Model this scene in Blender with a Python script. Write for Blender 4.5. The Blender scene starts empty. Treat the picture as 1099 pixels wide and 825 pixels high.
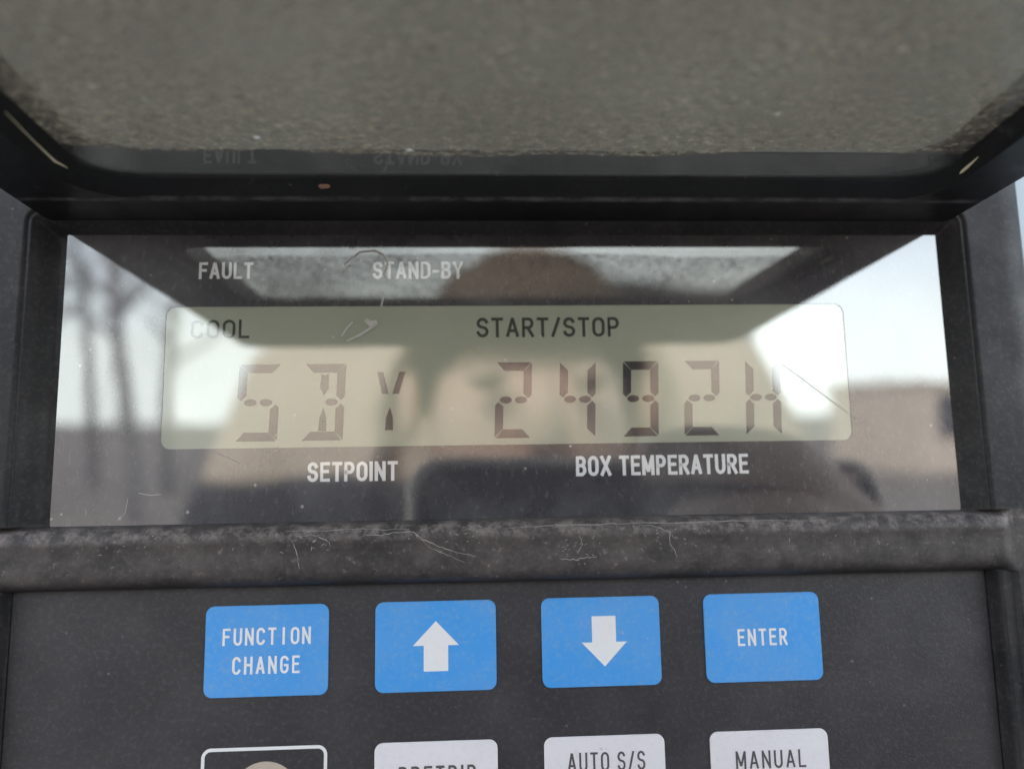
import bpy, bmesh, math, random
from mathutils import Vector, Matrix
R = math.radians
MM = 0.001
C = bpy.context.scene.collection
S = bpy.context.scene
random.seed(7)

# ------------------------------------------------------------------ camera, sky, sun, exposure
TILT = R(6)                                   # the unit hangs leaning slightly towards the ground
DEV = Matrix.Rotation(R(90) + TILT, 4, 'X')   # unit space (mm: x right, y up its face, z out of its face) -> world
def W(x, y, z):                               # unit millimetres -> world metres
    return DEV @ (Vector((x, y, z)) * MM)

F_PX, CAM_Z = 850.02, 108.39
rx, ry, rz = -0.139791, 0.053299, 0.009795
CAMROT = (Matrix.Rotation(rz, 4, 'Z') @ Matrix.Rotation(ry, 4, 'Y') @ Matrix.Rotation(rx, 4, 'X')).transposed()
CAM = DEV @ Matrix.Translation(Vector((0, 0, CAM_Z)) * MM) @ CAMROT
cam_d = bpy.data.cameras.new('camera'); cam = bpy.data.objects.new('camera', cam_d); C.objects.link(cam)
cam.matrix_world = CAM
cam_d.sensor_width = 36; cam_d.lens = F_PX / 1099 * 36
cam_d.clip_start = 0.0015; cam_d.clip_end = 500
cam_d.dof.use_dof = True; cam_d.dof.focus_distance = 0.103; cam_d.dof.aperture_fstop = cam_d.lens / 2.5
S.camera = cam

SUN_EL, SUN_AZ = R(40), R(-20)                # azimuth clockwise from north (+Y)
w = bpy.data.worlds.new('World'); S.world = w; w.use_nodes = True
nt = w.node_tree; bg = nt.nodes['Background']; bg.inputs['Strength'].default_value = 0.15
sky = nt.nodes.new('ShaderNodeTexSky'); sky.sky_type = 'NISHITA'; sky.sun_disc = False
sky.sun_elevation = SUN_EL; sky.sun_rotation = SUN_AZ; sky.dust_density = 1.6; sky.air_density = 1.2
hs = nt.nodes.new('ShaderNodeHueSaturation'); hs.inputs['Saturation'].default_value = 0.45
tc = nt.nodes.new('ShaderNodeTexCoord'); cl = nt.nodes.new('ShaderNodeTexNoise'); cl.inputs['Scale'].default_value = 3.2
cl.inputs['Detail'].default_value = 5
mr = nt.nodes.new('ShaderNodeMapRange'); mr.inputs['From Min'].default_value = .35; mr.inputs['From Max'].default_value = .65
mr.inputs['To Min'].default_value = .95; mr.inputs['To Max'].default_value = 1.5
nt.links.new(tc.outputs['Generated'], cl.inputs['Vector']); nt.links.new(cl.outputs['Fac'], mr.inputs['Value'])
sx = nt.nodes.new('ShaderNodeSeparateXYZ'); nt.links.new(tc.outputs['Generated'], sx.inputs[0])
hz = nt.nodes.new('ShaderNodeMapRange'); hz.interpolation_type = 'SMOOTHSTEP'     # overcast: low sky brightened on purpose to strengthen the window's reflections
hz.inputs['From Min'].default_value = .05; hz.inputs['From Max'].default_value = .6; hz.inputs['To Min'].default_value = 2.25; hz.inputs['To Max'].default_value = 1.1
nt.links.new(sx.outputs[2], hz.inputs['Value'])
mu = nt.nodes.new('ShaderNodeMath'); mu.operation = 'MULTIPLY'; nt.links.new(hz.outputs['Result'], mu.inputs[0]); nt.links.new(mr.outputs['Result'], mu.inputs[1])
cx = nt.nodes.new('ShaderNodeCombineXYZ'); mz = nt.nodes.new('ShaderNodeMath'); mz.operation = 'MAXIMUM'; mz.inputs[1].default_value = .09
nt.links.new(sx.outputs[0], cx.inputs[0]); nt.links.new(sx.outputs[1], cx.inputs[1]); nt.links.new(sx.outputs[2], mz.inputs[0]); nt.links.new(mz.outputs[0], cx.inputs[2])
nt.links.new(cx.outputs[0], sky.inputs['Vector'])
nt.links.new(sky.outputs['Color'], hs.inputs['Color']); nt.links.new(mu.outputs[0], hs.inputs['Value'])
nt.links.new(hs.outputs['Color'], bg.inputs['Color'])
sd = bpy.data.lights.new('sun', 'SUN'); sd.energy = 1.5; sd.angle = R(12); sd.color = (1, .97, .93)
sun = bpy.data.objects.new('sun', sd); C.objects.link(sun)
sv = Vector((math.sin(SUN_AZ) * math.cos(SUN_EL), math.cos(SUN_AZ) * math.cos(SUN_EL), math.sin(SUN_EL)))
sun.rotation_euler = sv.to_track_quat('Z', 'Y').to_euler()
S.view_settings.view_transform = 'Standard'; S.view_settings.look = 'None'
S.view_settings.exposure = 1.15; S.view_settings.gamma = 1
S.render.engine = 'CYCLES'
S.cycles.use_denoising = True
S.cycles.max_bounces = 10; S.cycles.transparent_max_bounces = 12; S.cycles.caustics_reflective = False; S.cycles.caustics_refractive = False

# ------------------------------------------------------------------ materials
class NT:
    def __init__(s, name):
        s.m = bpy.data.materials.new(name); s.m.use_nodes = True; s.t = s.m.node_tree; s.t.nodes.clear()
        s.out = s.n('ShaderNodeOutputMaterial'); s.co = s.n('ShaderNodeTexCoord').outputs['Object']
    def n(s, typ, **kw):
        n = s.t.nodes.new(typ)
        for k, v in kw.items():
            if k in n.inputs: s.set(n.inputs[k], v)
            else: setattr(n, k, v)
        return n
    def set(s, inp, v):
        if isinstance(v, bpy.types.NodeSocket): s.t.links.new(v, inp)
        else: inp.default_value = v
    def noise(s, scale, detail=2, rough=.5, vec=None):
        n = s.n('ShaderNodeTexNoise', Scale=scale, Detail=detail, Roughness=rough); s.set(n.inputs['Vector'], vec or s.co); return n.outputs['Fac']
    def map(s, v, a, b, c, d):
        n = s.n('ShaderNodeMapRange'); s.set(n.inputs['Value'], v)
        for k, x in zip(('From Min', 'From Max', 'To Min', 'To Max'), (a, b, c, d)): n.inputs[k].default_value = x
        return n.outputs['Result']
    def math(s, op, a, b=0.):
        n = s.n('ShaderNodeMath', operation=op); s.set(n.inputs[0], a); s.set(n.inputs[1], b); return n.outputs[0]
    def mix(s, f, a, b):
        n = s.n('ShaderNodeMix', data_type='RGBA'); s.set(n.inputs[0], f); s.set(n.inputs[6], a); s.set(n.inputs[7], b); return n.outputs[2]
    def stretch(s, sx, sy, sz, rot=(0, 0, 0)):
        n = s.n('ShaderNodeMapping'); s.set(n.inputs['Vector'], s.co); n.inputs['Scale'].default_value = (sx, sy, sz); n.inputs['Rotation'].default_value = rot; return n.outputs['Vector']
    def specks(s, scale, lo, hi):               # sparse dust grains: 1 inside a grain
        v = s.n('ShaderNodeTexVoronoi', Scale=scale); s.set(v.inputs['Vector'], s.co)
        near = s.map(v.outputs['Distance'], .06, .2, 1, 0)
        sep = s.n('ShaderNodeSeparateColor'); s.set(sep.inputs[0], v.outputs['Color'])
        return s.math('MULTIPLY', near, s.map(sep.outputs[0], lo, hi, 0, 1))
    def bump(s, h, strength, dist):
        n = s.n('ShaderNodeBump', Strength=strength, Distance=dist); s.set(n.inputs['Height'], h); return n.outputs['Normal']
    def bsdf(s, col, rough=.5, normal=None, **kw):
        b = s.n('ShaderNodeBsdfPrincipled'); s.set(b.inputs['Base Color'], col); s.set(b.inputs['Roughness'], rough)
        for k, v in kw.items(): s.set(b.inputs[k.replace('_', ' ')], v)
        if normal is not None: s.set(b.inputs['Normal'], normal)
        return b.outputs[0]
    def done(s, sh): s.t.links.new(sh, s.out.inputs['Surface']); return s.m

def c4(r, g, b): return (r, g, b, 1)

def plastic(name, col, dust=c4(.19, .175, .18), amount=.25, rough=.5, grain=.25, spec=.5, bar=False, lip=False):
    t = NT(name)
    big = t.map(t.noise(70, 5, .6), .42, .72, 0, 1)
    fine = t.map(t.noise(1500, 3, .7), .5, .78, 0, 1)
    f = t.math('MULTIPLY', t.math('ADD', t.math('MULTIPLY', big, .6), fine), amount)
    f = t.math('ADD', f, t.math('MULTIPLY', t.specks(900, .972, .99), .6))
    if bar:                                     # the bar across the face is paler and mottled, with dust along its top edge
        sp = t.n('ShaderNodeSeparateXYZ'); t.set(sp.inputs[0], t.co)
        on = t.math('MULTIPLY', t.map(sp.outputs[1], -.0115, -.0095, 0, 1), t.map(sp.outputs[1], -.0035, -.0025, 1, 0))
        gr = t.math('MULTIPLY', on, t.map(t.noise(240, 6, .7), .35, .7, .08, .34)); f = t.math('ADD', f, gr)
        rim = t.math('MULTIPLY', t.map(sp.outputs[1], -.0056, -.0042, 0, 1), t.map(sp.outputs[1], -.0036, -.0028, 1, 0))
        f = t.math('ADD', f, t.math('MULTIPLY', rim, t.map(t.noise(520, 6, .75), .45, .62, 0, .75)))
        f = t.math('ADD', f, t.math('MULTIPLY', on, t.map(t.noise(950, 5, .8), .6, .68, 0, .5)))
    if lip:                                     # highlight along the lid's hinge rail edge painted in paler colour, plus chips
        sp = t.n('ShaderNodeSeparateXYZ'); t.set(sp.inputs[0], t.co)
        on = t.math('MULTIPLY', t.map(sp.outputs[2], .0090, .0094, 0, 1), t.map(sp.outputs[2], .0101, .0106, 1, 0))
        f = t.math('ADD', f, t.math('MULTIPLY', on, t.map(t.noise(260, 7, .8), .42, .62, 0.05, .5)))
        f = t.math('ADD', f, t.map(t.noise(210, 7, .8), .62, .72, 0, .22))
    f = t.math('MINIMUM', f, .9)
    base = t.mix(f, col, dust)
    nm = t.bump(t.noise(2600, 3, .6), grain, .00012)
    return t.done(t.bsdf(base, t.map(t.noise(160, 4), .3, .7, rough - .08, rough + .1), nm, Specular_IOR_Level=spec))

def pane(name, col, ior=2.6, haze=.05, var=0.):
    """Print or liquid crystal seen through the clear acrylic: a glossy polished top with fine dust and wipe marks."""
    t = NT(name)
    dustmask = t.math('ADD', t.map(t.noise(55, 5, .6), .45, .75, .1, .55), t.map(t.noise(1300, 4, .75, t.stretch(1, .5, 1, (0, 0, .5))), .55, .8, 0, .6))
    dustmask = t.math('ADD', dustmask, t.math('MULTIPLY', t.specks(800, .972, .99), 4))
    f = t.math('MINIMUM', t.math('MULTIPLY', dustmask, haze), .5)
    base = col
    if var: base = t.mix(t.map(t.noise(45, 2), .35, .65, 0, var), col, c4(col[0] * .8, col[1] * .82, col[2] * .75))
    base = t.mix(f, base, c4(.62, .60, .60))
    fr = t.n('ShaderNodeFresnel', IOR=ior).outputs[0]
    gl = t.n('ShaderNodeBsdfGlossy', Roughness=.035).outputs[0]
    nm = t.bump(t.noise(60, 2), .04, .0006)
    d = t.n('ShaderNodeBsdfDiffuse'); t.set(d.inputs['Color'], base)
    gn = t.t.nodes[gl.node.name]; t.set(gn.inputs['Normal'], nm)
    mx = t.n('ShaderNodeMixShader'); t.set(mx.inputs[0], fr); t.set(mx.inputs[1], d.outputs[0]); t.set(mx.inputs[2], gl)
    return t.done(mx.outputs[0])

M = {}
M['case'] = plastic('black_case_plastic', c4(.012, .0122, .0145), dust=c4(.215, .185, .172), amount=.17, rough=.52, spec=.3, bar=True)
M['bar'] = M['case']
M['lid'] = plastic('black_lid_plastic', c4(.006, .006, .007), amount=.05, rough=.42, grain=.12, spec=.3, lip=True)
M['membrane'] = plastic('charcoal_membrane', c4(.027, .0245, .028), amount=.2, rough=.55, grain=.5)
M['blue'] = plastic('blue_key', c4(.065, .33, .78), dust=c4(.34, .44, .58), amount=.36, rough=.4, grain=.12)
M['white'] = plastic('white_key', c4(.80, .77, .80), dust=c4(.5, .45, .44), amount=.2, rough=.5, grain=.12)
M['beige'] = plastic('beige_disc', c4(.52, .44, .36), dust=c4(.4, .35, .3), amount=.2, rough=.5, grain=.12)
M['white_ink'] = plastic('white_ink', c4(.82, .81, .82), dust=c4(.5, .5, .55), amount=.12, rough=.5, grain=.08)
M['grey_ink'] = plastic('dark_grey_ink', c4(.085, .08, .085), amount=.1, rough=.5, grain=.08)
M['window'] = pane('dark_window_print', c4(.044, .042, .048), haze=.24)
M['wink'] = pane('white_window_ink', c4(.72, .71, .72), haze=.06)
M['lcd'] = pane('green_grey_lcd', c4(.335, .35, .275), haze=.14, var=.35)
M['seg'] = pane('lcd_segment', c4(.04, .042, .046), haze=.10)
M['lcdink'] = pane('lcd_black_letter', c4(.055, .06, .05), haze=.04)
M['scratch'] = plastic('pale_scratch', c4(.42, .40, .38), amount=.5, rough=.7)
M['crease'] = plastic('whitened_crease', c4(.34, .32, .31), amount=.5, rough=.8)
M['rust'] = plastic('rust_speck', c4(.20, .09, .055), amount=.3, rough=.8)

def lid_window_mat(name, amount, gloss=True):
    t = NT(name)
    sep = t.n('ShaderNodeSeparateXYZ'); t.set(sep.inputs[0], t.co); z = sep.outputs[2]
    wob = t.math('MULTIPLY', t.math('SUBTRACT', t.noise(38, 4), .5), .007)
    band = t.map(t.math('ADD', z, wob), .0200, .0206, 0.05, 1)      # the strip by the hinge stays clean
    mott = t.map(t.noise(90, 8, .7), .34, .66, .55, 1.3)
    streak = t.map(t.noise(1500, 4, .75, t.stretch(.55, 1, .8, (0, .5, 0))), .40, .64, .25, 2.0)
    d = t.math('MULTIPLY', t.math('MULTIPLY', mott, streak), amount)
    d = t.math('MULTIPLY', d, band)
    d = t.math('MINIMUM', t.math('ADD', d, t.math('MULTIPLY', t.specks(420, .965, .98), .4)), .95)
    fl = t.specks(300, .955, .97)
    dc = t.mix(t.map(t.noise(1300, 4, .75, t.stretch(.6, 1, .8, (0, .6, 0))), .38, .66, 0, 1), c4(.12, .105, .072), c4(.52, .455, .335))
    dc = t.mix(t.map(t.noise(55, 5), .35, .68, 0, .6), dc, c4(.21, .165, .13))
    dc = t.mix(fl, dc, c4(.7, .68, .62)); d = t.math('MAXIMUM', d, t.math('MULTIPLY', fl, .95))
    df = t.n('ShaderNodeBsdfDiffuse'); t.set(df.inputs['Color'], dc)
    tl = t.n('ShaderNodeBsdfTranslucent'); t.set(tl.inputs['Color'], dc)
    dm = t.n('ShaderNodeMixShader'); dm.inputs[0].default_value = .5; t.set(dm.inputs[1], df.outputs[0]); t.set(dm.inputs[2], tl.outputs[0])
    tr = t.n('ShaderNodeBsdfTransparent', Color=c4(.88, .87, .82))
    g = t.n('ShaderNodeBsdfGlossy'); t.set(g.inputs['Roughness'], t.map(band, 0, 1, .03, .16)); fr = t.n('ShaderNodeFresnel', IOR=1.35)
    m2 = t.n('ShaderNodeMixShader'); t.set(m2.inputs[0], fr.outputs[0] if gloss else 0.); t.set(m2.inputs[1], tr.outputs[0]); t.set(m2.inputs[2], g.outputs[0])
    m1 = t.n('ShaderNodeMixShader'); t.set(m1.inputs[0], d); t.set(m1.inputs[1], m2.outputs[0]); t.set(m1.inputs[2], dm.outputs[0])
    return t.done(m1.outputs[0])
M['lidwin'] = lid_window_mat('dusty_smoked_plastic', .52)
M['lidtop'] = lid_window_mat('dusty_smoked_plastic_outside', .16, False)
def glint_mat():  # glossy pale yellow that stands in for glints on the lid
    t = NT('yellow_glint'); return t.done(t.bsdf(t.mix(t.noise(900), c4(.62, .52, .30), c4(.85, .78, .60)), .15))
M['glint'] = glint_mat()
def simple(name, a, b, scale=4, rough=.8, det=5):
    t = NT(name); return t.done(t.bsdf(t.mix(t.map(t.noise(scale, det), .35, .65, 0, 1), a, b), rough))
M['wall'] = simple('pale_painted_wall', c4(.40, .46, .50), c4(.47, .53, .56), 3, .6)
M['plate'] = simple('dark_grey_plate', c4(.065, .065, .058), c4(.10, .095, .088), 30, .6)
M['ground'] = simple('pale_gravel', c4(.34, .30, .26), c4(.25, .22, .195), 9, .95)
M['bark'] = simple('grey_bark', c4(.17, .16, .165), c4(.25, .24, .24), 6, .9)
M['tan'] = simple('tan_render', c4(.66, .56, .47), c4(.74, .64, .54), 2, .9)
M['darkdoor'] = simple('dark_doorway', c4(.06, .06, .08), c4(.10, .10, .12), 2, .6)
M['hall'] = simple('grey_cladding', c4(.24, .245, .26), c4(.30, .30, .31), 1.5, .7)
def jacket_mat():                               # pale yoke and hood over a charcoal body
    t = NT('two_tone_jacket'); sp = t.n('ShaderNodeSeparateXYZ'); t.set(sp.inputs[0], t.co)
    up = t.map(t.math('ADD', sp.outputs[2], t.math('MULTIPLY', t.noise(9, 3), .03)), -.030, -.022, 0, 1)
    return t.done(t.bsdf(t.mix(up, c4(.05, .05, .056), t.mix(t.noise(30, 5), c4(.76, .64, .50), c4(.66, .55, .42))), .95))
M['jacket'] = jacket_mat()
M['trousers'] = simple('dark_trousers', c4(.03, .035, .05), c4(.05, .05, .07), 30, .95)
M['skin'] = simple('skin', c4(.78, .56, .42), c4(.70, .48, .35), 60, .55)
M['hair'] = simple('dark_hair', c4(.30, .22, .15), c4(.38, .28, .20), 200, .7)
M['phone'] = simple('black_phone_back', c4(.012, .012, .015), c4(.02, .02, .022), 50, .25)
def edge_mat():
    t = NT('beige_phone_edge'); return t.done(t.bsdf(t.mix(t.noise(80), c4(.9, .8, .68), c4(.8, .7, .58)), .32, Metallic=.6))
M['phonecase'] = edge_mat()
M['eye'] = simple('eye_white', c4(.5, .36, .28), c4(.55, .40, .31), 80, .5)
M['lens'] = simple('lens_glass', c4(.01, .01, .015), c4(.015, .012, .02), 80, .05)

# ------------------------------------------------------------------ mesh helpers (unit millimetres unless said)
def obj(name, bm, mat, parent=None, smooth=False, bevel=0, scale=MM, flat=False):
    for v in bm.verts: v.co *= scale
    bmesh.ops.recalc_face_normals(bm, faces=bm.faces)
    if flat:
        bm.normal_update(); bmesh.ops.reverse_faces(bm, faces=[f for f in bm.faces if f.normal.z < 0])
    me = bpy.data.meshes.new(name); bm.to_mesh(me); bm.free()
    if smooth:
        for p in me.polygons: p.use_smooth = True
    o = bpy.data.objects.new(name, me); C.objects.link(o)
    if mat: me.materials.append(mat)
    if parent: o.parent = parent
    if bevel:
        b = o.modifiers.new('bevel', 'BEVEL'); b.width = bevel * scale; b.segments = 3; b.limit_method = 'ANGLE'; b.angle_limit = R(50)
    return o
def tag(o, label, cat, group=None, kind=None):
    if label: o['label'] = label
    if cat: o['category'] = cat
    if group: o['group'] = group
    if kind: o['kind'] = kind
    return o
def rrect(x0, x1, y0, y1, r, n=6):
    pts = []
    rs = r if isinstance(r, (list, tuple)) else (r,) * 4       # corners: (x1,y1) (x0,y1) (x0,y0) (x1,y0)
    for (cx, cy, a), q in zip(((x1, y1, 0), (x0, y1, 90), (x0, y0, 180), (x1, y0, 270)), rs):
        ox = cx - q if cx == x1 else cx + q; oy = cy - q if cy == y1 else cy + q
        for i in range(n + 1):
            t = R(a + 90 * i / n); pts.append((ox + q * math.cos(t), oy + q * math.sin(t)))
    return pts
def prism(bm, pts, z0, z1, bev=0):
    """a plate: outline pts from z0 up to z1, its top edge softened by bev"""
    def inset(p, d):
        out = []; n = len(p)
        for i in range(n):
            a, b, c = Vector(p[i - 1]), Vector(p[i]), Vector(p[(i + 1) % n])
            e1 = (b - a).normalized() if (b - a).length > 1e-9 else Vector((0, 0)); e2 = (c - b).normalized() if (c - b).length > 1e-9 else e1
            nn = Vector((-(e1 + e2).y, (e1 + e2).x)); nn = nn.normalized() if nn.length > 1e-9 else Vector((0, 0))
            out.append(b + nn * d)
        return out
    rings = [[bm.verts.new((x, y, z0)) for x, y in pts]]
    if bev:
        for k in range(4):
            a = R(30 * k); rings.append([bm.verts.new((q.x, q.y, z1 - bev + bev * math.sin(a))) for q in inset(pts, bev * (1 - math.cos(a)))])
    else: rings.append([bm.verts.new((x, y, z1)) for x, y in pts])
    n = len(pts)
    for a, b in zip(rings, rings[1:]):
        for i in range(n): bm.faces.new((a[i], a[(i + 1) % n], b[(i + 1) % n], b[i]))
    bm.faces.new(rings[-1]); bm.faces.new(rings[0][::-1])
    return bm
def ribbon(bm, pts, width, z, closed=False, cap=True, taper=None, thick=.02):
    """a flat stroke of the given width along pts, mitred at its bends"""
    P = [Vector(p) for p in pts]; h = width / 2
    if cap and not closed and taper is None:
        P[0] = P[0] + (P[0] - P[1]).normalized() * h; P[-1] = P[-1] + (P[-1] - P[-2]).normalized() * h
    n = len(P); L = []; Rr = []
    for i in range(n):
        a = P[i - 1] if (i > 0 or closed) else None; b = P[(i + 1) % n] if (i < n - 1 or closed) else None
        d1 = (P[i] - a).normalized() if a is not None else None; d2 = (b - P[i]).normalized() if b is not None else None
        d1 = d1 or d2; d2 = d2 or d1
        n1 = Vector((-d1.y, d1.x)); n2 = Vector((-d2.y, d2.x)); m = (n1 + n2)
        m = m.normalized() if m.length > 1e-6 else n1
        k = min(1.25, 1 / max(.35, m.dot(n1))); hh = h * (taper[i] if taper else 1)
        L.append(P[i] + m * hh * k); Rr.append(P[i] - m * hh * k)
    tl = [bm.verts.new((v.x, v.y, z)) for v in L]; tr = [bm.verts.new((v.x, v.y, z)) for v in Rr]
    for i in range(n if closed else n - 1):
        j = (i + 1) % n; bm.faces.new((tl[i], tl[j], tr[j], tr[i]))

# ------------------------------------------------------------------ condensed lettering drawn as strokes (cap height 1)
def arc(cx, cy, rx_, ry_, a0, a1, n=10):
    return [(cx + rx_ * math.cos(R(a0 + (a1 - a0) * i / n)), cy + ry_ * math.sin(R(a0 + (a1 - a0) * i / n))) for i in range(n + 1)]
def oval(w_): # closed racetrack
    r = w_ / 2; return arc(r, 1 - .27, r, .27, 0, 180, 10) + arc(r, .27, r, .27, 180, 360, 10)
GL = {   # width, [(points, closed)]
 'A': (1.0, [([(0.02, 0.02), (.46, .98)], 0), ([(.98, .02), (.54, .98)], 0), ([(.2, .3), (.8, .3)], 0)]),
 'B': (.9, [([(0, 0), (0, 1), (.55, 1)] + arc(.55, .765, .4, .235, 90, -90) + [(.1, .53)], 0), ([(.1, .53), (.55, .53)] + arc(.55, .265, .45, .265, 90, -90) + [(0.1, 0)], 0)]),
 'C': (.92, [(arc(.5, .73, .5, .27, 20, 180) + arc(.5, .27, .5, .27, 180, 340), 0)]),
 'E': (.8, [([(1, 1), (0, 1), (0, 0), (1, 0)], 0), ([(.15, .53), (.85, .53)], 0)]),
 'F': (.78, [([(1, 1), (0, 1), (0, 0)], 0), ([(.15, .52), (.85, .52)], 0)]),
 'G': (.95, [(arc(.5, .73, .5, .27, 25, 180) + arc(.5, .27, .5, .27, 180, 345) + [(1, .46), (.6, .46)], 0)]),
 'H': (.92, [([(0, 0), (0, 1)], 0), ([(1, 0), (1, 1)], 0), ([(.15, .52), (.85, .52)], 0)]),
 'I': (0, [([(0, 0), (0, 1)], 0)]),
 'L': (.75, [([(0, 1), (0, 0), (1, 0)], 0)]),
 'M': (1.15, [([(0, 0), (0, 1)], 0), ([(1, 0), (1, 1)], 0), ([(.06, .95), (.46, .2)], 0), ([(.94, .95), (.54, .2)], 0)]),
 'N': (.94, [([(0, 0), (0, 1)], 0), ([(1, 0), (1, 1)], 0), ([(.05, .95), (.95, .05)], 0)]),
 'O': (.94, [([(.5 + (x - .5), y) for x, y in oval(1)], 1)]),
 'P': (.86, [([(0, 0), (0, 1), (.55, 1)] + arc(.55, .73, .45, .27, 90, -90) + [(.1, .46)], 0)]),
 'R': (.9, [([(0, 0), (0, 1), (.55, 1)] + arc(.55, .74, .42, .26, 90, -90) + [(.1, .48)], 0), ([(.55, .40), (1, 0)], 0)]),
 'S': (.9, [(arc(.5, .745, .48, .255, 20, 180, 8) + arc(.5, .745, .48, .225, 195, 250, 5) + arc(.5, .26, .5, .25, 62, 0, 6) + arc(.5, .255, .5, .255, -10, -165, 10), 0)]),
 'T': (.85, [([(0, 1), (1, 1)], 0), ([(.5, .9), (.5, 0)], 0)]),
 'U': (.92, [([(0, 1), (0, .28)] + arc(.5, .28, .5, .28, 180, 360) + [(1, 1)], 0)]),
 'X': (.95, [([(0, 0), (1, 1)], 0), ([(0, 1), (1, 0)], 0)]),
 'Y': (.95, [([(0, 1), (.5, .45), (1, 1)], 0), ([(.5, .40), (.5, 0)], 0)]),
 'D': (.92, [([(0, 0), (0, 1), (.45, 1)] + arc(.45, .7, .55, .3, 90, 0) + arc(.45, .3, .55, .3, 0, -90), 1)]),
 'V': (.95, [([(0, .98), (.46, .02)], 0), ([(1, .98), (.54, .02)], 0)]),
 '-': (.5, [([(0, .42), (1, .42)], 0)]),
 '/': (.6, [([(0, 0), (1, 1)], 0)]),
}
def text(name, s, x0, x1, ytop, ybot, z, mat, parent, stroke=.165, gap=.10, space=.34, mono=False):
    """letters filling x0..x1 between baseline ybot and cap line ytop"""
    H = ytop - ybot; unit = .42                    # glyph skeleton width per unit at cap height 1
    pos = 0; lay = []
    for ch in s:
        if ch == ' ': pos += space; continue
        gw = GL[ch][0] * unit
        if mono: cell = .95 * unit; lay.append((ch, pos + (cell - gw) / 2, gw)); pos += cell + stroke + gap
        else: lay.append((ch, pos, gw)); pos += gw + stroke + gap
    total = pos - gap; kx = (x1 - x0) / total; bm = bmesh.new(); k = 0
    for ch, px, gw in lay:
        for pts, closed in GL[ch][1]:
            q = [(x0 + kx * (px + stroke / 2 + gw * x), ybot + H * (stroke / 2 + (1 - stroke) * y)) for x, y in pts]
            clean = [q[0]]
            for a in q[1:]:
                if (Vector(a) - Vector(clean[-1])).length > 1e-4: clean.append(a)
            ribbon(bm, clean, stroke * H, z + .006 * (k % 3), closed); k += 1
    return obj(name, bm, mat, parent, flat=True)

# ------------------------------------------------------------------ the control unit
def empty(name, loc=(0, 0, 0)):
    o = bpy.data.objects.new(name, None); C.objects.link(o); o.location = loc; o.empty_display_size = .02; return o
unit = empty('control_panel'); unit.matrix_world = DEV
tag(unit, 'black weathered refrigeration control panel with grey display, blue keys and raised lid', 'control panel')

def sbox(x, y, x0, x1, y0, y1, r):                 # signed distance into a rounded box, positive inside
    cx, cy, hx, hy = (x0 + x1) / 2, (y0 + y1) / 2, (x1 - x0) / 2 - r, (y1 - y0) / 2 - r
    dx, dy = abs(x - cx) - hx, abs(y - cy) - hy
    return r - (math.hypot(max(dx, 0), max(dy, 0)) + min(max(dx, dy), 0))
def sm(t): t = min(1, max(0, t)); return t * t * (3 - 2 * t)
ZF = 3.0
XL, XR, YB, YT = -72, 82, -64, 48.7
def height(x, y):
    z = ZF
    # bar across the face: half round, running into the side borders
    inb = sm((x + 61.6) / 1.8) * sm((73.2 - x) / 1.8)
    u = (y + 7.1) / 4.15
    if abs(u) < 1:
        prof = -.2 + 3.7 * (1 - abs(u) ** 4.5) ** .5 + .35 * math.exp(-((u - .55) / .3) ** 2)
        z = z + (prof - z) * inb
    d = sbox(x, y, -58.8, 70.4, -9, 38.8, 1.2)
    if d > -1.2 and y > -3.06:
        z -= .45 * math.exp(-((d + .25) / .28) ** 2)               # fine groove round the recess
        z = z + (-.4 - z) * (sm(d / 2.8) * .85 + .15 * sm((d - .0) / .35)) if d > 0 else z
    d2 = sbox(x, y, -60.2, 71.6, -90, -5, 1.0)
    if d2 > -2.2 and y < -11.2:
        z = z - .7 * sm((d2 + 1.9) / .5)                            # a step outside the keypad, then the drop to it
        if d2 > 0: z = z + (-.3 - z) * sm(d2 / .9)
    for e, r in ((XR - x, 6.0), (x - XL, 5.0)):                     # rounded outer edges
        if e < r: z = min(z, ZF - r + math.sqrt(max(0, r * r - (r - e) ** 2)))
    e = YT - y
    if e < 3: z = min(z, ZF - 3 + math.sqrt(max(0, 9 - (3 - e) ** 2)))
    if -48 < x < 60 and 3 < y < 31: z = min(z, -3.2)
    return z
def lines(a, b, step, fine):
    s = set(round(a + i * (b - a) / round((b - a) / step), 4) for i in range(round((b - a) / step) + 1))
    for c0, c1, st in fine:
        for i in range(int((c1 - c0) / st) + 1): s.add(round(c0 + i * st, 4))
    return sorted(s)
xs = lines(XL, XR, 1.6, [(-63, -55.5, .18), (67.5, 76, .18), (76, 82, .3), (-72, -66, .4)])
ys = lines(YB, YT, 1.6, [(-13.5, -1.2, .16), (36.5, 40.5, .18), (45.2, 48.7, .3)])
bm = bmesh.new()
g = [[bm.verts.new((x, y, height(x, y))) for x in xs] for y in ys]
for j in range(len(ys) - 1):
    for i in range(len(xs) - 1): bm.faces.new((g[j][i], g[j][i + 1], g[j + 1][i + 1], g[j + 1][i]))
edge = [g[0][i] for i in range(len(xs))] + [g[j][-1] for j in range(1, len(ys))] + [g[-1][i] for i in range(len(xs) - 2, -1, -1)] + [g[j][0] for j in range(len(ys) - 2, 0, -1)]
back = [bm.verts.new((v.co.x, v.co.y, -34)) for v in edge]
for i in range(len(edge)):
    j = (i + 1) % len(edge); bm.faces.new((edge[i], back[i], back[j], edge[j]))
housing = obj('housing', bm, M['case'], unit, smooth=True)

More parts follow.
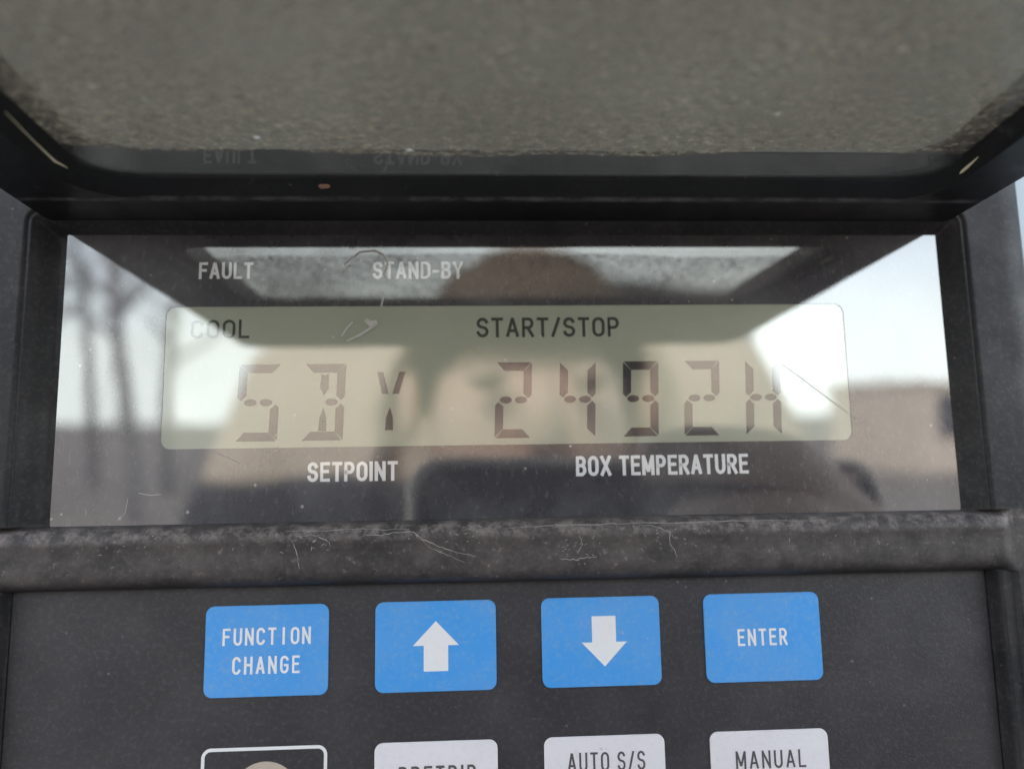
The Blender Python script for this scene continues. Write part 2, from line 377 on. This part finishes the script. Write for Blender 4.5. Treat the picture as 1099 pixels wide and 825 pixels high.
# pale stress creases and scrapes along the bar
def on_bar(pts, wd, name='crease', mat='crease'):
    fine_ = []
    for a, b in zip(pts, pts[1:]):
        for i in range(5):
            t = i / 5; fine_.append((a[0] + (b[0] - a[0]) * t + random.uniform(-.1, .1), a[1] + (b[1] - a[1]) * t + random.uniform(-.1, .1)))
    fine_.append(pts[-1]); n = len(fine_)
    b = bmesh.new(); ribbon(b, fine_, wd, 0, taper=[.25 + .75 * random.random() * math.sin(math.pi * (i + .6) / (n + .2)) for i in range(n)])
    for v in b.verts: v.co.z = height(v.co.x, v.co.y) + .035
    return obj(name, b, M[mat], housing, flat=True)
on_bar([(-13.6, -4.6), (-11.5, -4.7), (-9.2, -4.35), (-7.4, -4.4), (-6.2, -5.4), (-4.2, -6.3), (-2, -7.1), (.6, -7.7)], .16)
on_bar([(-7.0, -5.0), (-5.0, -6.7), (-2.6, -7.5), (-.8, -8.5)], .09)
on_bar([(21.8, -3.9), (24.5, -4.4), (26, -5.1), (26.2, -6.8), (27, -8.2)], .13)
on_bar([(11.4, -8.2), (13.6, -8.4), (15, -8.1), (16.4, -8.0)], .15)
on_bar([(-22.5, -4.7), (-20.6, -4.5), (-18.6, -5.2), (-18, -6)], .12)
on_bar([(-23, -5.2), (-22.2, -7.2), (-22, -8.8)], .12)
on_bar([(8, -4.1), (12, -4.0), (16, -3.9), (18.5, -4.15)], .09)
on_bar([(4, -4.15), (12, -3.95), (20, -3.85), (30, -3.9), (38, -3.8), (47, -3.95)], .13)
on_bar([(-24, -4.1), (-16, -3.95), (-8, -4.05)], .10)
on_bar([(14, -5.2), (14.6, -6.4), (13.8, -7.6)], .10)

b = bmesh.new(); rs = random.Random(3)
for cx_, cy_, n_, sp_ in ((-20, -5.6, 16, 2.4), (14, -7.2, 26, 2.2), (-4, -5, 14, 3.5), (26, -5.4, 14, 2.5), (-40, -5.2, 12, 7), (48, -5.4, 14, 9), (2, -4.1, 22, 26)):
    for i in range(n_):
        x_, y_ = rs.gauss(cx_, sp_), min(-3.7, max(-9.6, rs.gauss(cy_, .9))); a_ = rs.gauss(.2, .7); l_ = rs.uniform(.12, .55)
        ribbon(b, [(x_, y_), (x_ + l_ * math.cos(a_) * .5, y_ + l_ * math.sin(a_) * .5 + rs.uniform(-.05, .05)), (x_ + l_ * math.cos(a_), y_ + l_ * math.sin(a_))], rs.uniform(.05, .11), 0, taper=[.4, 1, .3])
for v in b.verts: v.co.z = height(v.co.x, v.co.y) + .04
obj('scuff', b, M['crease'], housing, flat=True)

# display window: dark print under clear acrylic, its wording, the liquid crystal
def holed(outer_, hole, z0, z1):
    b_ = bmesh.new(); vs = [[b_.verts.new((px, py, pz)) for px, py in pts] for pts, pz in ((outer_, z0), (outer_, z1), (hole, z1), (hole, z0))]; n_ = len(outer_)
    for a_, c_ in zip(vs, vs[1:] + vs[:1]):
        for i in range(n_): j = (i + 1) % n_; b_.faces.new((a_[i], a_[j], c_[j], c_[i]))
    return b_
LZ = -.09; LK = 1 - LZ / 108.4                                      # the liquid crystal sits a little behind the print
win = obj('display_window', holed(rrect(-55.2, 68.2, -3.35, 39.2, .8), rrect(-41.45, 53.55, 6.95, 26.45, 1.3), -2.4, 0.0), M['window'], unit)
text('lettering', 'FAULT', -37.26, -29.84, 32.75, 30.35, .03, M['wink'], win)
text('lettering', 'STAND-BY', -13.41, -.78, 32.8, 30.3, .03, M['wink'], win)
text('lettering', 'SETPOINT', -21.91, -9.83, 4.95, 2.3, .03, M['wink'], win, stroke=.17)
text('lettering', 'BOX TEMPERATURE', 14.41, 38.42, 5.25, 2.5, .03, M['wink'], win, stroke=.17)
def scrape(pts, wd, name='scratch', z=.05):
    b = bmesh.new(); n = len(pts); ribbon(b, pts, wd, z, taper=[.3 + .7 * math.sin(math.pi * (i + .5) / n) for i in range(n)]); return obj(name, b, M['scratch'], win, flat=True)
scrape([(-17.3, 32.5), (-16.6, 33.1), (-15.2, 34.2), (-13.2, 34.4), (-11.9, 33.8), (-11.3, 32.4), (-11.9, 31.0), (-11.4, 30.2)], .3)
scrape([(-17.4, 32.6), (-17.0, 31.9), (-16.4, 32.5)], .25)
scrape([(-12, 28.4), (-11.9, 27.6), (-12.2, 26.4)], .3)
scrape([(-16.9, 21.5), (-15, 22.4), (-13.2, 23.6), (-12.6, 23.9)], .35)
scrape([(-17.6, 22.2), (-16.9, 23.3), (-16.1, 24.2)], .3)
scrape([(-14.4, 24.5), (-13.6, 23.9), (-12.7, 24.2)], .8)
scrape([(44, 17.9), (47, 15.6), (50.5, 12.8), (54.2, 9.9)], .07)
scrape([(-44, 1.2), (-42.5, .9), (-41, 1.0)], .12)
scrape([(-34.5, 6.6), (-32.8, 5.9), (-31, 5.0)], .16)
scrape([(-46.6, -2.4), (-45.6, -1.4), (-45.3, .6)], .10)

lcd = obj('lcd_screen', prism(bmesh.new(), rrect(-43.5, 55.5, 5.5, 28.5, 1.3), LZ - .4, LZ), M['lcd'], win)
# NOTE: sub-parts hang under the window, two levels below the unit
def seg_poly(pts, z=.055):
    b = bmesh.new(); prism(b, pts, z - .02, z); return b
def digit(cx, kind, cw=5.0, top=18.35, bot=7.85, sl=.4):
    """one sixteen-segment character, leaning slightly to the right"""
    t = 1.2; mid = (top + bot) / 2; g_ = .12; hw = cw / 2; bm_ = bmesh.new()
    def P(x, y): return ((cx + x + sl * (y - mid) / (top - mid) * .5) * LK, y * LK)
    def add(pts):
        q = [P(*a) for a in pts]; ar = sum(q[i - 1][0] * q[i][1] - q[i][0] * q[i - 1][1] for i in range(len(q)))
        prism(bm_, q if ar > 0 else q[::-1], LZ + .005, LZ + .025)
    segs = {
     'a': [(-hw + g_, top), (hw - g_, top), (hw - t, top - t), (-hw + t, top - t)],
     'd': [(-hw + g_, bot), (hw - g_, bot), (hw - t, bot + t), (-hw + t, bot + t)],
     'f': [(-hw, top - g_), (-hw + t * .95, top - t), (-hw + t * .95, mid + .9), (-hw + .45, mid + .25), (-hw, mid + .7)],
     'b': [(hw, top - g_), (hw - t * .95, top - t), (hw - t * .95, mid + .9), (hw - .45, mid + .25), (hw, mid + .7)],
     'e': [(-hw, bot + g_), (-hw + t * .95, bot + t), (-hw + t * .95, mid - .9), (-hw + .45, mid - .25), (-hw, mid - .7)],
     'c': [(hw, bot + g_), (hw - t * .95, bot + t), (hw - t * .95, mid - .9), (hw - .45, mid - .25), (hw, mid - .7)],
     'g': [(-1.05 + .85 * math.cos(R(i * 30)), mid + .5 * math.sin(R(i * 30))) for i in range(12)],
     'h': [(1.05 + .85 * math.cos(R(i * 30)), mid + .5 * math.sin(R(i * 30))) for i in range(12)],
     'm': [(0, top - 1.6), (.5, top - 1.3), (.55, mid + 1.9), (0, mid + .9), (-.55, mid + 1.9), (-.5, top - 1.3)],
     'n': [(-.55, bot + 1.3), (.55, bot + 1.3), (.45, mid - 2.2), (0, mid - .8), (-.45, mid - 2.2)],
     'y': [(-1.9, top - 1.2), (-1.1, top - 1.2), (-.25, mid + 1.0), (-1.15, mid + 1.0)],
     'z': [(1.9, top - 1.2), (1.1, top - 1.2), (.25, mid + 1.0), (1.15, mid + 1.0)],
    }
    for k in kind: add(segs[k])
    o = obj('digit', bm_, M['seg'], win)
    return o
digit(-28.7, 'afghcd', 5.6); digit(-19.9, 'abhcdnm', 5.6); digit(-10.9, 'yzn', 4.4)
for cx, k in ((6.0, 'abghed'), (14.9, 'fbghc'), (23.75, 'afbghcd'), (32.4, 'abghed'), (41.15, 'fbghec')): digit(cx, k)
text('lettering', 'COOL', -38.1 * LK, -30.1 * LK, 24.6 * LK, 22.0 * LK, LZ + .02, M['lcdink'], win, stroke=.14)
text('lettering', 'START/STOP', .97 * LK, 21.1 * LK, 24.7 * LK, 21.9 * LK, LZ + .02, M['lcdink'], win, stroke=.15)

# keypad: charcoal membrane and its keys
pad = obj('keypad', prism(bmesh.new(), rrect(-59.2, 70.6, -63.5, -10.7, .6), -.4, .02), M['membrane'], unit)
KX, KP, KW, KH, K1, K2 = -34.586, 21.889, 15.85, 11.467, -13.592, -31.224
def key(i, row_y, mat):
    x = KX + i * KP
    return obj('key', prism(bmesh.new(), rrect(x, x + KW, row_y - KH, row_y, 1.1, 8), .0, .24, .10), M[mat], unit)
k = key(0, K1, 'blue'); k['label'] = 'blue key reading FUNCTION CHANGE'
text('lettering', 'FUNCTION', -32.41, -21.03, -16.42, -18.6, .26, M['white_ink'], k, stroke=.14, mono=True, gap=.17)
text('lettering', 'CHANGE', -30.99, -22.4, -20.0, -22.22, .26, M['white_ink'], k, stroke=.14, gap=.22)
def arrow(kk, cx, tip, base, up):
    s = 1 if up else -1; h1, h2 = 3.02, 1.6
    nk = tip - s * 3.1
    pts = [(cx, tip), (cx - h1, nk), (cx - h2, nk), (cx - h2, base), (cx + h2, base), (cx + h2, nk), (cx + h1, nk)]
    if not up: pts = pts[::-1]
    return obj('arrow', prism(bmesh.new(), pts, .2, .265), M['white_ink'], kk)
k = key(1, K1, 'blue'); k['label'] = 'blue key with an arrow pointing up'; arrow(k, -4.77, -16.15, -22.5, True)
k = key(2, K1, 'blue'); k['label'] = 'blue key with an arrow pointing down'; arrow(k, 17.5, -22.5, -16.05, False)
k = key(3, K1, 'blue'); k['label'] = 'blue key reading ENTER'
text('lettering', 'ENTER', 35.52, 42.28, -18.2, -20.4, .26, M['white_ink'], k, stroke=.14, gap=.2)
# second row, cut by the bottom of the frame
x = KX
bm = bmesh.new(); ribbon(bm, rrect(x + .2, x + KW - .2, K2 - KH + .2, K2 - .2, 1.0, 8), .42, .035, closed=True)
k = prism(bmesh.new(), rrect(x, x + KW, K2 - KH, K2, 1.1, 8), 0, .03); k = obj('key', k, M['membrane'], unit)
k['label'] = 'black key with a pale outline and beige disc'
for v in bm.verts: v.co.z = .045
obj('outline', bm, M['white_ink'], k, flat=True)
obj('disc', prism(bmesh.new(), [(-26.5 + 4.4 * math.cos(R(a)), -37.4 + 4.4 * math.sin(R(a))) for a in range(0, 360, 9)], .02, .05), M['beige'], k)
k = key(1, K2, 'white'); k['label'] = 'white key reading PRETRIP'; text('lettering', 'PRETRIP', -9.59, .3, -34.15, -36.4, .26, M['grey_ink'], k, stroke=.14, gap=.22)
k = key(2, K2, 'white'); k['label'] = 'white key reading AUTO S/S'; text('lettering', 'AUTO S/S', 12.22, 22.37, -33.2, -35.55, .26, M['grey_ink'], k, stroke=.115, gap=.2)
k = key(3, K2, 'white'); k['label'] = 'white key reading MANUAL'; text('lettering', 'MANUAL', 34.38, 43.75, -33.7, -35.95, .26, M['grey_ink'], k, stroke=.12, gap=.2)

# raised lid, square to the face: black frame round a dusty smoked window
def xz_ring(outer, inner, y0, y1):
    b = bmesh.new(); n = len(outer)
    v = {}
    for nm, pts in (('o', outer), ('i', inner)):
        for q, y in ((0, y0), (1, y1)): v[nm, q] = [b.verts.new((px, y, pz)) for px, pz in pts]
    for i in range(n):
        j = (i + 1) % n
        b.faces.new((v['o', 0][i], v['o', 0][j], v['i', 0][j], v['i', 0][i])); b.faces.new((v['o', 1][i], v['i', 1][i], v['i', 1][j], v['o', 1][j]))
        b.faces.new((v['o', 0][i], v['o', 1][i], v['o', 1][j], v['o', 0][j])); b.faces.new((v['i', 0][i], v['i', 0][j], v['i', 1][j], v['i', 1][i]))
    return b
def skew(pts, r_, l_): return [(x_ + (1 - min(z_, 40) / 40) * (r_ if x_ > 0 else -l_), z_) for x_, z_ in pts]
outer = skew(rrect(-56.5, 68.4, .2, 91, (4, 4, 3, 3), 16), .9, .6)
inner_low = skew(rrect(-47.2, 58.8, 9.9, 63.5, (4, 4, 9, 9), 16), 5.5, 2.6)
inner_mid = skew(rrect(-44.2, 56.2, 13.4, 61.5, (3, 3, 7, 7), 16), 7.5, 3.2)
def xz_loops(loops):
    b = bmesh.new(); vs = [[b.verts.new((px, y, pz)) for px, pz in pts] for pts, y in loops]; n = len(vs[0])
    for a_, c_ in zip(vs, vs[1:] + vs[:1]):
        for i in range(n): j = (i + 1) % n; b.faces.new((a_[i], a_[j], c_[j], c_[i]))
    return b
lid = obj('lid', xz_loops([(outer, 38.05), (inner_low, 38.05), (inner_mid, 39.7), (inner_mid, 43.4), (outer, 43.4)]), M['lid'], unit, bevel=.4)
o2 = [(x_ + (.6 if x_ > 0 else -.6), z_ + (.6 if z_ > 30 else -.6)) for x_, z_ in inner_mid]
b = bmesh.new(); lo = [b.verts.new((px, 39.95, pz)) for px, pz in o2]; hi = [b.verts.new((px, 41.3, pz)) for px, pz in o2]
b.faces.new(lo); b.faces.new(hi[::-1])
for i in range(len(lo)): j = (i + 1) % len(lo); b.faces.new((lo[i], hi[i], hi[j], lo[j]))
lw = obj('lid_window', b, M['lidwin'], lid); lw.data.materials.append(M['lidtop'])
for p in lw.data.polygons: p.material_index = 0 if p.normal.y < -.5 else 1
def tube(bm_, pts, rad, n=8):
    P = [Vector(p) for p in pts]; rings = []
    for i, p in enumerate(P):
        d = (P[min(i + 1, len(P) - 1)] - P[max(i - 1, 0)]).normalized(); a = d.orthogonal().normalized(); c = d.cross(a)
        r = rad[i] if isinstance(rad, (list, tuple)) else rad
        rings.append([bm_.verts.new(p + (a * math.cos(2 * math.pi * k_ / n) + c * math.sin(2 * math.pi * k_ / n)) * r) for k_ in range(n)])
    for a, c in zip(rings, rings[1:]):
        for k_ in range(n): bm_.faces.new((a[k_], a[(k_ + 1) % n], c[(k_ + 1) % n], c[k_]))
    bm_.faces.new(rings[0][::-1]); bm_.faces.new(rings[-1]); return bm_
obj('glint_strip', tube(bmesh.new(), [(-46.3, 39.0, 31), (-46.9, 38.95, 25), (-47.3, 38.9, 19.5), (-46.6, 39.1, 15.5)], [.03, .07, .18, .04]), M['glint'], lid, smooth=True)  # glints at the lid's window corners, put in as thin yellow tubes
obj('glint_strip', tube(bmesh.new(), [(60.6, 38.9, 22), (61.0, 38.85, 19.5), (61.3, 38.85, 17.2), (61.0, 39.0, 15.4)], [.06, .22, .28, .08]), M['glint'], lid, smooth=True)
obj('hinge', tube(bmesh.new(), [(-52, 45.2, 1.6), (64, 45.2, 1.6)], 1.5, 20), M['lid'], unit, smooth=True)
b = bmesh.new(); bmesh.ops.create_icosphere(b, subdivisions=3, radius=.62)
for v in b.verts:
    v.co = Vector((v.co.x * 1.35, v.co.y * .9, v.co.z * .5)) * (1 + random.uniform(-.16, .16)); v.co += Vector((-18.0, 39.2, 12.0))
obj('rust_speck', b, M['rust'], lid, smooth=True)

# ------------------------------------------------------------------ what the unit hangs on and what its window mirrors
GZ = -1.62
b = bmesh.new(); prism(b, [(-1.9, -1.62), (1.9, -1.62), (1.9, .2), (-1.9, .2)], 0, .06)
wall = obj('wall', b, M['wall'], None, scale=1)
wall.matrix_world = Matrix.Translation((0, .031, 0)) @ Matrix.Rotation(R(90), 4, 'X') @ Matrix.Translation((0, 0, -.06))
wall.matrix_world = Matrix.Translation((0, .031 + .06, 0)) @ Matrix.Rotation(R(90), 4, 'X')
tag(wall, 'pale blue-grey painted wall that the black control panel is fixed to', 'wall')
plate = obj('mounting_plate', prism(bmesh.new(), [(-.135, -.30), (.103, -.30), (.103, .074), (.17, .09), (.17, .185), (-.135, .185)], 0, .012, .003), M['plate'], None, scale=1)
plate.matrix_world = DEV @ Matrix.Translation((0, 0, -.0465))
tag(plate, 'dark grey metal backing plate behind the control panel, seen through its dusty lid', 'backing plate')
b = bmesh.new(); v = [b.verts.new(p) for p in ((-200, -200, GZ), (200, -200, GZ), (200, 200, GZ), (-200, 200, GZ))]; b.faces.new(v)
ground = obj('ground', b, M['ground'], None, scale=1); ground['kind'] = 'structure'

def box(b, x0, x1, y0, y1, z0, z1):
    prism(b, [(x0, y0), (x1, y0), (x1, y1), (x0, y1)], z0, z1); return b
# grey hall behind the photographer, tan shed to its right
hall = empty('warehouse', (1.5, -30, GZ)); tag(hall, 'long grey clad hall mirrored in the upper strip of the display window', 'warehouse')
obj('wall', box(bmesh.new(), -2.6, 9.6, -8, 0, 0, 6.0), M['hall'], hall, scale=1)
obj('roof', prism(bmesh.new(), [(-2.9, 0), (9.9, 0), (9.6, .2), (3.5, .7), (-2.6, .2)], 0, 8.6), M['darkdoor'], hall, scale=1).matrix_local = Matrix.Translation((0, .3, 6.003)) @ Matrix.Rotation(R(90), 4, 'X')
shed = empty('shed', (11.6, -19, GZ)); shed.rotation_euler.z = R(-20)
tag(shed, 'low tan building with a dark doorway mirrored near the right end of the window', 'shed')
obj('wall', box(bmesh.new(), -.5, 3.2, -3, 0, 0, 2.2), M['tan'], shed, scale=1)
obj('door', box(bmesh.new(), -.02, 1.3, -.02, .06, .9, 1.95), M['darkdoor'], shed, scale=1)
obj('roof', box(bmesh.new(), -.6, 3.3, -3.1, .12, 2.203, 2.3), M['tan'], shed, scale=1)

def tree_mesh(seed, h):
    rnd = random.Random(seed); tb, cb = bmesh.new(), bmesh.new()
    def grow(p, d, ln, r, lev):
        pts = [p]; rad = [r]; q = p.copy(); dd = d.copy()
        for i in range(4):
            dd = (dd + Vector((rnd.uniform(-.12, .12), rnd.uniform(-.12, .12), .05))).normalized(); q = q + dd * ln / 4; pts.append(q.copy()); rad.append(r * (1 - .16 * (i + 1)))
        tube(tb if lev == 0 else cb, pts, rad, 7 if lev < 2 else 4)
        if lev < 4:
            for i in range((9, 5, 4, 3)[lev]):
                t = rnd.uniform(.35, 1); k_ = min(3, int(t * 4)); s = pts[k_].lerp(pts[k_ + 1], t * 4 - k_ if t < 1 else 1)
                ax = dd.orthogonal(); ax.rotate(Matrix.Rotation(rnd.uniform(0, 6.28), 3, dd)); nd = (dd * .75 + ax * rnd.uniform(.5, .9)).normalized()
                grow(s, nd, ln * rnd.uniform(.38, .55), max(.012, r * .42), lev + 1)
    grow(Vector((0, 0, 0)), Vector((0, 0, 1)), h, .13, 0)
    return tb, cb
protos = []
def new_tree(seed):
    o = empty('tree'); tb, cb = tree_mesh(seed, 7.5)
    obj('trunk', tb, M['bark'], o, scale=1, smooth=True); obj('crown', cb, M['bark'], o, scale=1)
    tag(o, 'bare grey winter tree in the blurred row mirrored at the window\'s left end', 'tree', 'bare trees mirrored in the display window'); return o
spots = [(-5.2, -12.5, 0), (-7.6, -14, 1), (-8.6, -18.5, 2), (-6.4, -17, 1), (-9.5, -16, 0), (-14.0, -20, 0), (-18, -21, 1)]
for i, (tx, ty, kind) in enumerate(spots):
    if i < 3: o = new_tree(31 + i); protos.append(o)
    else:
        src = protos[kind]; o = src.copy(); C.objects.link(o)
        for ch in src.children:
            c_ = ch.copy(); C.objects.link(c_); c_.parent = o
    o.location = (tx, ty, GZ); o.rotation_euler.z = i * 1.3; o.scale = (1, 1, 1 + .05 * (i % 3))

# ------------------------------------------------------------------ the photographer, mirrored in the window
def skin(name, verts, edges, radii, mat, parent=None, sub=2):
    me = bpy.data.meshes.new(name); me.from_pydata([tuple(v_) for v_ in verts], edges, []); o = bpy.data.objects.new(name, me); C.objects.link(o)
    me.materials.append(mat)
    m = o.modifiers.new('skin', 'SKIN'); m.use_smooth_shade = True
    for i, r_ in enumerate(radii):
        sv_ = me.skin_vertices[0].data[i]; sv_.radius = r_ if isinstance(r_, tuple) else (r_, r_); sv_.use_root = i == 0
    s_ = o.modifiers.new('sub', 'SUBSURF'); s_.levels = sub; s_.render_levels = sub
    if parent: o.parent = parent
    return o
# world metres: x right, -y away from the wall, z up (ground at GZ)
PX, PY = .045, -.60
H0 = W(43, 62, 440)                                                  # middle of the face
person = None
hand_w = W(124, -36, 125)
V_ = [(PX, PY - .05, GZ + .98), (PX, PY - .06, GZ + 1.18), (PX, PY - .06, GZ + 1.40), (PX, PY - .05, GZ + 1.53), (PX, PY + .02, GZ + 1.55), (PX, PY + .07, GZ + 1.57), (H0.x, H0.y - .02, H0.z - .045), (H0.x, H0.y - .02, H0.z + .06),
      (PX + .19, PY - .05, GZ + 1.615), (PX + .27, PY + .03, GZ + 1.34), (hand_w.x + .09, hand_w.y - .16, hand_w.z - .16), tuple(hand_w + Vector((.014, -.018, -.018))),
      (PX - .20, PY - .05, GZ + 1.615), (PX - .28, PY + .01, GZ + 1.32), (PX - .22, PY + .15, GZ + 1.16), (PX - .17, PY + .20, GZ + 1.12),
      (PX + .10, PY - .05, GZ + .90), (PX + .11, PY - .03, GZ + .49), (PX + .12, PY - .06, GZ + .09), (PX + .13, PY + .09, GZ + .04),
      (PX - .10, PY - .05, GZ + .90), (PX - .11, PY - .03, GZ + .49), (PX - .12, PY - .06, GZ + .09), (PX - .13, PY + .09, GZ + .04)]
E_ = [(0, 1), (1, 2), (2, 3), (3, 4), (4, 5), (5, 6), (6, 7), (3, 8), (8, 9), (9, 10), (10, 11), (3, 12), (12, 13), (13, 14), (14, 15), (0, 16), (16, 17), (17, 18), (18, 19), (0, 20), (20, 21), (21, 22), (22, 23)]
R_ = [(.16, .12), (.15, .11), (.17, .12), (.12, .09), .055, .055, (.078, .086), (.083, .092), .075, .055, .045, .032, .075, .055, .045, .03, .095, .065, .045, .035, .095, .065, .045, .035]
person = skin('person', V_, E_, R_, M['skin'])
tag(person, 'person in a hooded beige and charcoal jacket holding up a phone, mirrored in the window', 'person')
jv = [0, 1, 2, 3, 8, 9, 10, 12, 13, 14]; jm = {a: i for i, a in enumerate(jv)}
jac = skin('jacket', [V_[a] for a in jv], [(jm[a], jm[b_]) for a, b_ in E_ if a in jm and b_ in jm], [tuple(x_ + .03 for x_ in (R_[a] if isinstance(R_[a], tuple) else (R_[a],) * 2)) for a in jv], M['jacket'], person)
tv = [0, 16, 17, 18, 20, 21, 22]; tm = {a: i for i, a in enumerate(tv)}
skin('trousers', [V_[a] for a in tv], [(tm[a], tm[b_]) for a, b_ in E_ if a in tm and b_ in tm], [tuple(x_ + .014 for x_ in (R_[a] if isinstance(R_[a], tuple) else (R_[a],) * 2)) for a in tv], M['trousers'], person)
for sx in (-.12, .13):
    b = bmesh.new(); prism(b, rrect(PX + sx - .05, PX + sx + .05, PY - .12, PY + .17, .045), GZ, GZ + .10, .03); obj('shoe', b, M['hair'], person, scale=1, smooth=True)
def ball(name, c_, s_, mat, parent, sub=3):
    b_ = bmesh.new(); bmesh.ops.create_icosphere(b_, subdivisions=sub, radius=1)
    for q in b_.verts: q.co = Vector((q.co.x * s_[0], q.co.y * s_[1], q.co.z * s_[2])) + Vector(c_)
    return obj(name, b_, mat, parent, smooth=True, scale=1)
b = bmesh.new(); bmesh.ops.create_uvsphere(b, u_segments=28, v_segments=20, radius=1)
for q in list(b.verts):
    if q.co.z < -.35 or (q.co.y > .1 and q.co.z < .30): b.verts.remove(q)
for q in b.verts: q.co = Vector((q.co.x * .086, q.co.y * .094, q.co.z * .092)) * (1 + .03 * math.sin(40 * q.co.x) * math.cos(31 * q.co.z)) + H0 + Vector((0, -.022, .022))
obj('hair', b, M['hair'], person, smooth=True, scale=1)
b = bmesh.new(); bmesh.ops.create_uvsphere(b, u_segments=32, v_segments=24, radius=1)
for q in list(b.verts):
    if q.co.y > -.12: b.verts.remove(q)
for q in b.verts: q.co = Vector((q.co.x * (.125 + .06 * max(0, -q.co.z)), q.co.y * .10, q.co.z * .14)) * (1 + .025 * math.sin(35 * q.co.x) * math.cos(29 * q.co.z)) + H0 + Vector((0, -.045, -.025))
hood = obj('hood', b, M['jacket'], person, smooth=True, scale=1); so = hood.modifiers.new('solid', 'SOLIDIFY'); so.thickness = .012
for sx in (-1, 1):
    ball('eye', H0 + Vector((sx * .032, .062, .018)), (.013, .010, .009), M['eye'], person)
    ball('iris', H0 + Vector((sx * .032, .0705, .017)), (.0055, .003, .0055), M['hair'], person)
    ball('ear', H0 + Vector((sx * .086, -.02, .0)), (.008, .016, .026), M['skin'], person)
ball('nose', H0 + Vector((0, .075, -.008)), (.013, .018, .024), M['skin'], person)
ball('mouth', H0 + Vector((0, .062, -.052)), (.024, .010, .007), M['rust'], person)
# the hand round the phone's end: fingers over its back, thumb behind
def hand():
    vs = [(120, -32, 123), (111, -24, 121), (104, -16, 120)]; es = [(0, 1), (1, 2)]; rs = [.018, .020, .016]
    fing = [[(100, 0, 114), (84, 9, 104.5), (60, 11, 102.5), (44, 9, 103.5)], [(103, -10, 113), (88, -7, 104), (68, -8, 102.5), (52, -9, 103.5)],
            [(107, -22, 113), (94, -22, 104), (76, -24, 102.5), (64, -25, 103.5)], [(112, -34, 113), (100, -37, 104.5), (87, -39, 103), (78, -40, 103.8)], [(102, -4, 122), (88, 8, 127), (70, 9, 128), (57, 7, 127)]]
    fr = [[.0098, .0092, .0082, .0068], [.0098, .0094, .0084, .007], [.0096, .009, .008, .0068], [.0086, .008, .007, .006], [.012, .0105, .0095, .0078]]
    for f_, q in zip(fing, fr):
        base = len(vs)
        for i, (p_, r_) in enumerate(zip(f_, q)): vs.append(p_); rs.append(r_); es.append((base + i - 1, base + i) if i else (1, base))
    return skin('hand', [W(*p_) for p_ in vs], es, rs, M['skin'], person)
hand()

# the phone whose lens is the camera: its back faces the panel
ph = empty('phone'); ph.matrix_world = CAM
tag(ph, 'black phone with a beige edge held in front of the display, mirrored under the LCD', 'phone')
obj('body', prism(bmesh.new(), rrect(-14.6, 118, -63, 9.2, 8), 4.2, 12.5, .0), M['phone'], ph, bevel=.5)
ring_o, ring_i = rrect(-17.2, 120.6, -65.6, 11.8, 10), rrect(-14.3, 117.7, -62.7, 8.9, 8)
b = bmesh.new(); n = len(ring_o)
vv = [[b.verts.new((px, py, pz)) for px, py in pts] for pts, pz in ((ring_o, 3.7), (ring_o, 12.9), (ring_i, 12.9), (ring_i, 3.7))]
for a, c_ in ((0, 1), (1, 2), (2, 3), (3, 0)):
    for i in range(n): j = (i + 1) % n; b.faces.new((vv[a][i], vv[a][j], vv[c_][j], vv[c_][i]))
obj('bumper', b, M['phonecase'], ph, bevel=1.25)
for ly in (-1, -14, -27):
    obj('lens', prism(bmesh.new(), [(0 + 4.4 * math.cos(R(a)), ly + 4.4 * math.sin(R(a))) for a in range(0, 360, 15)], 2.6, 4.4), M['lens'], ph)
bpy.context.view_layer.update()
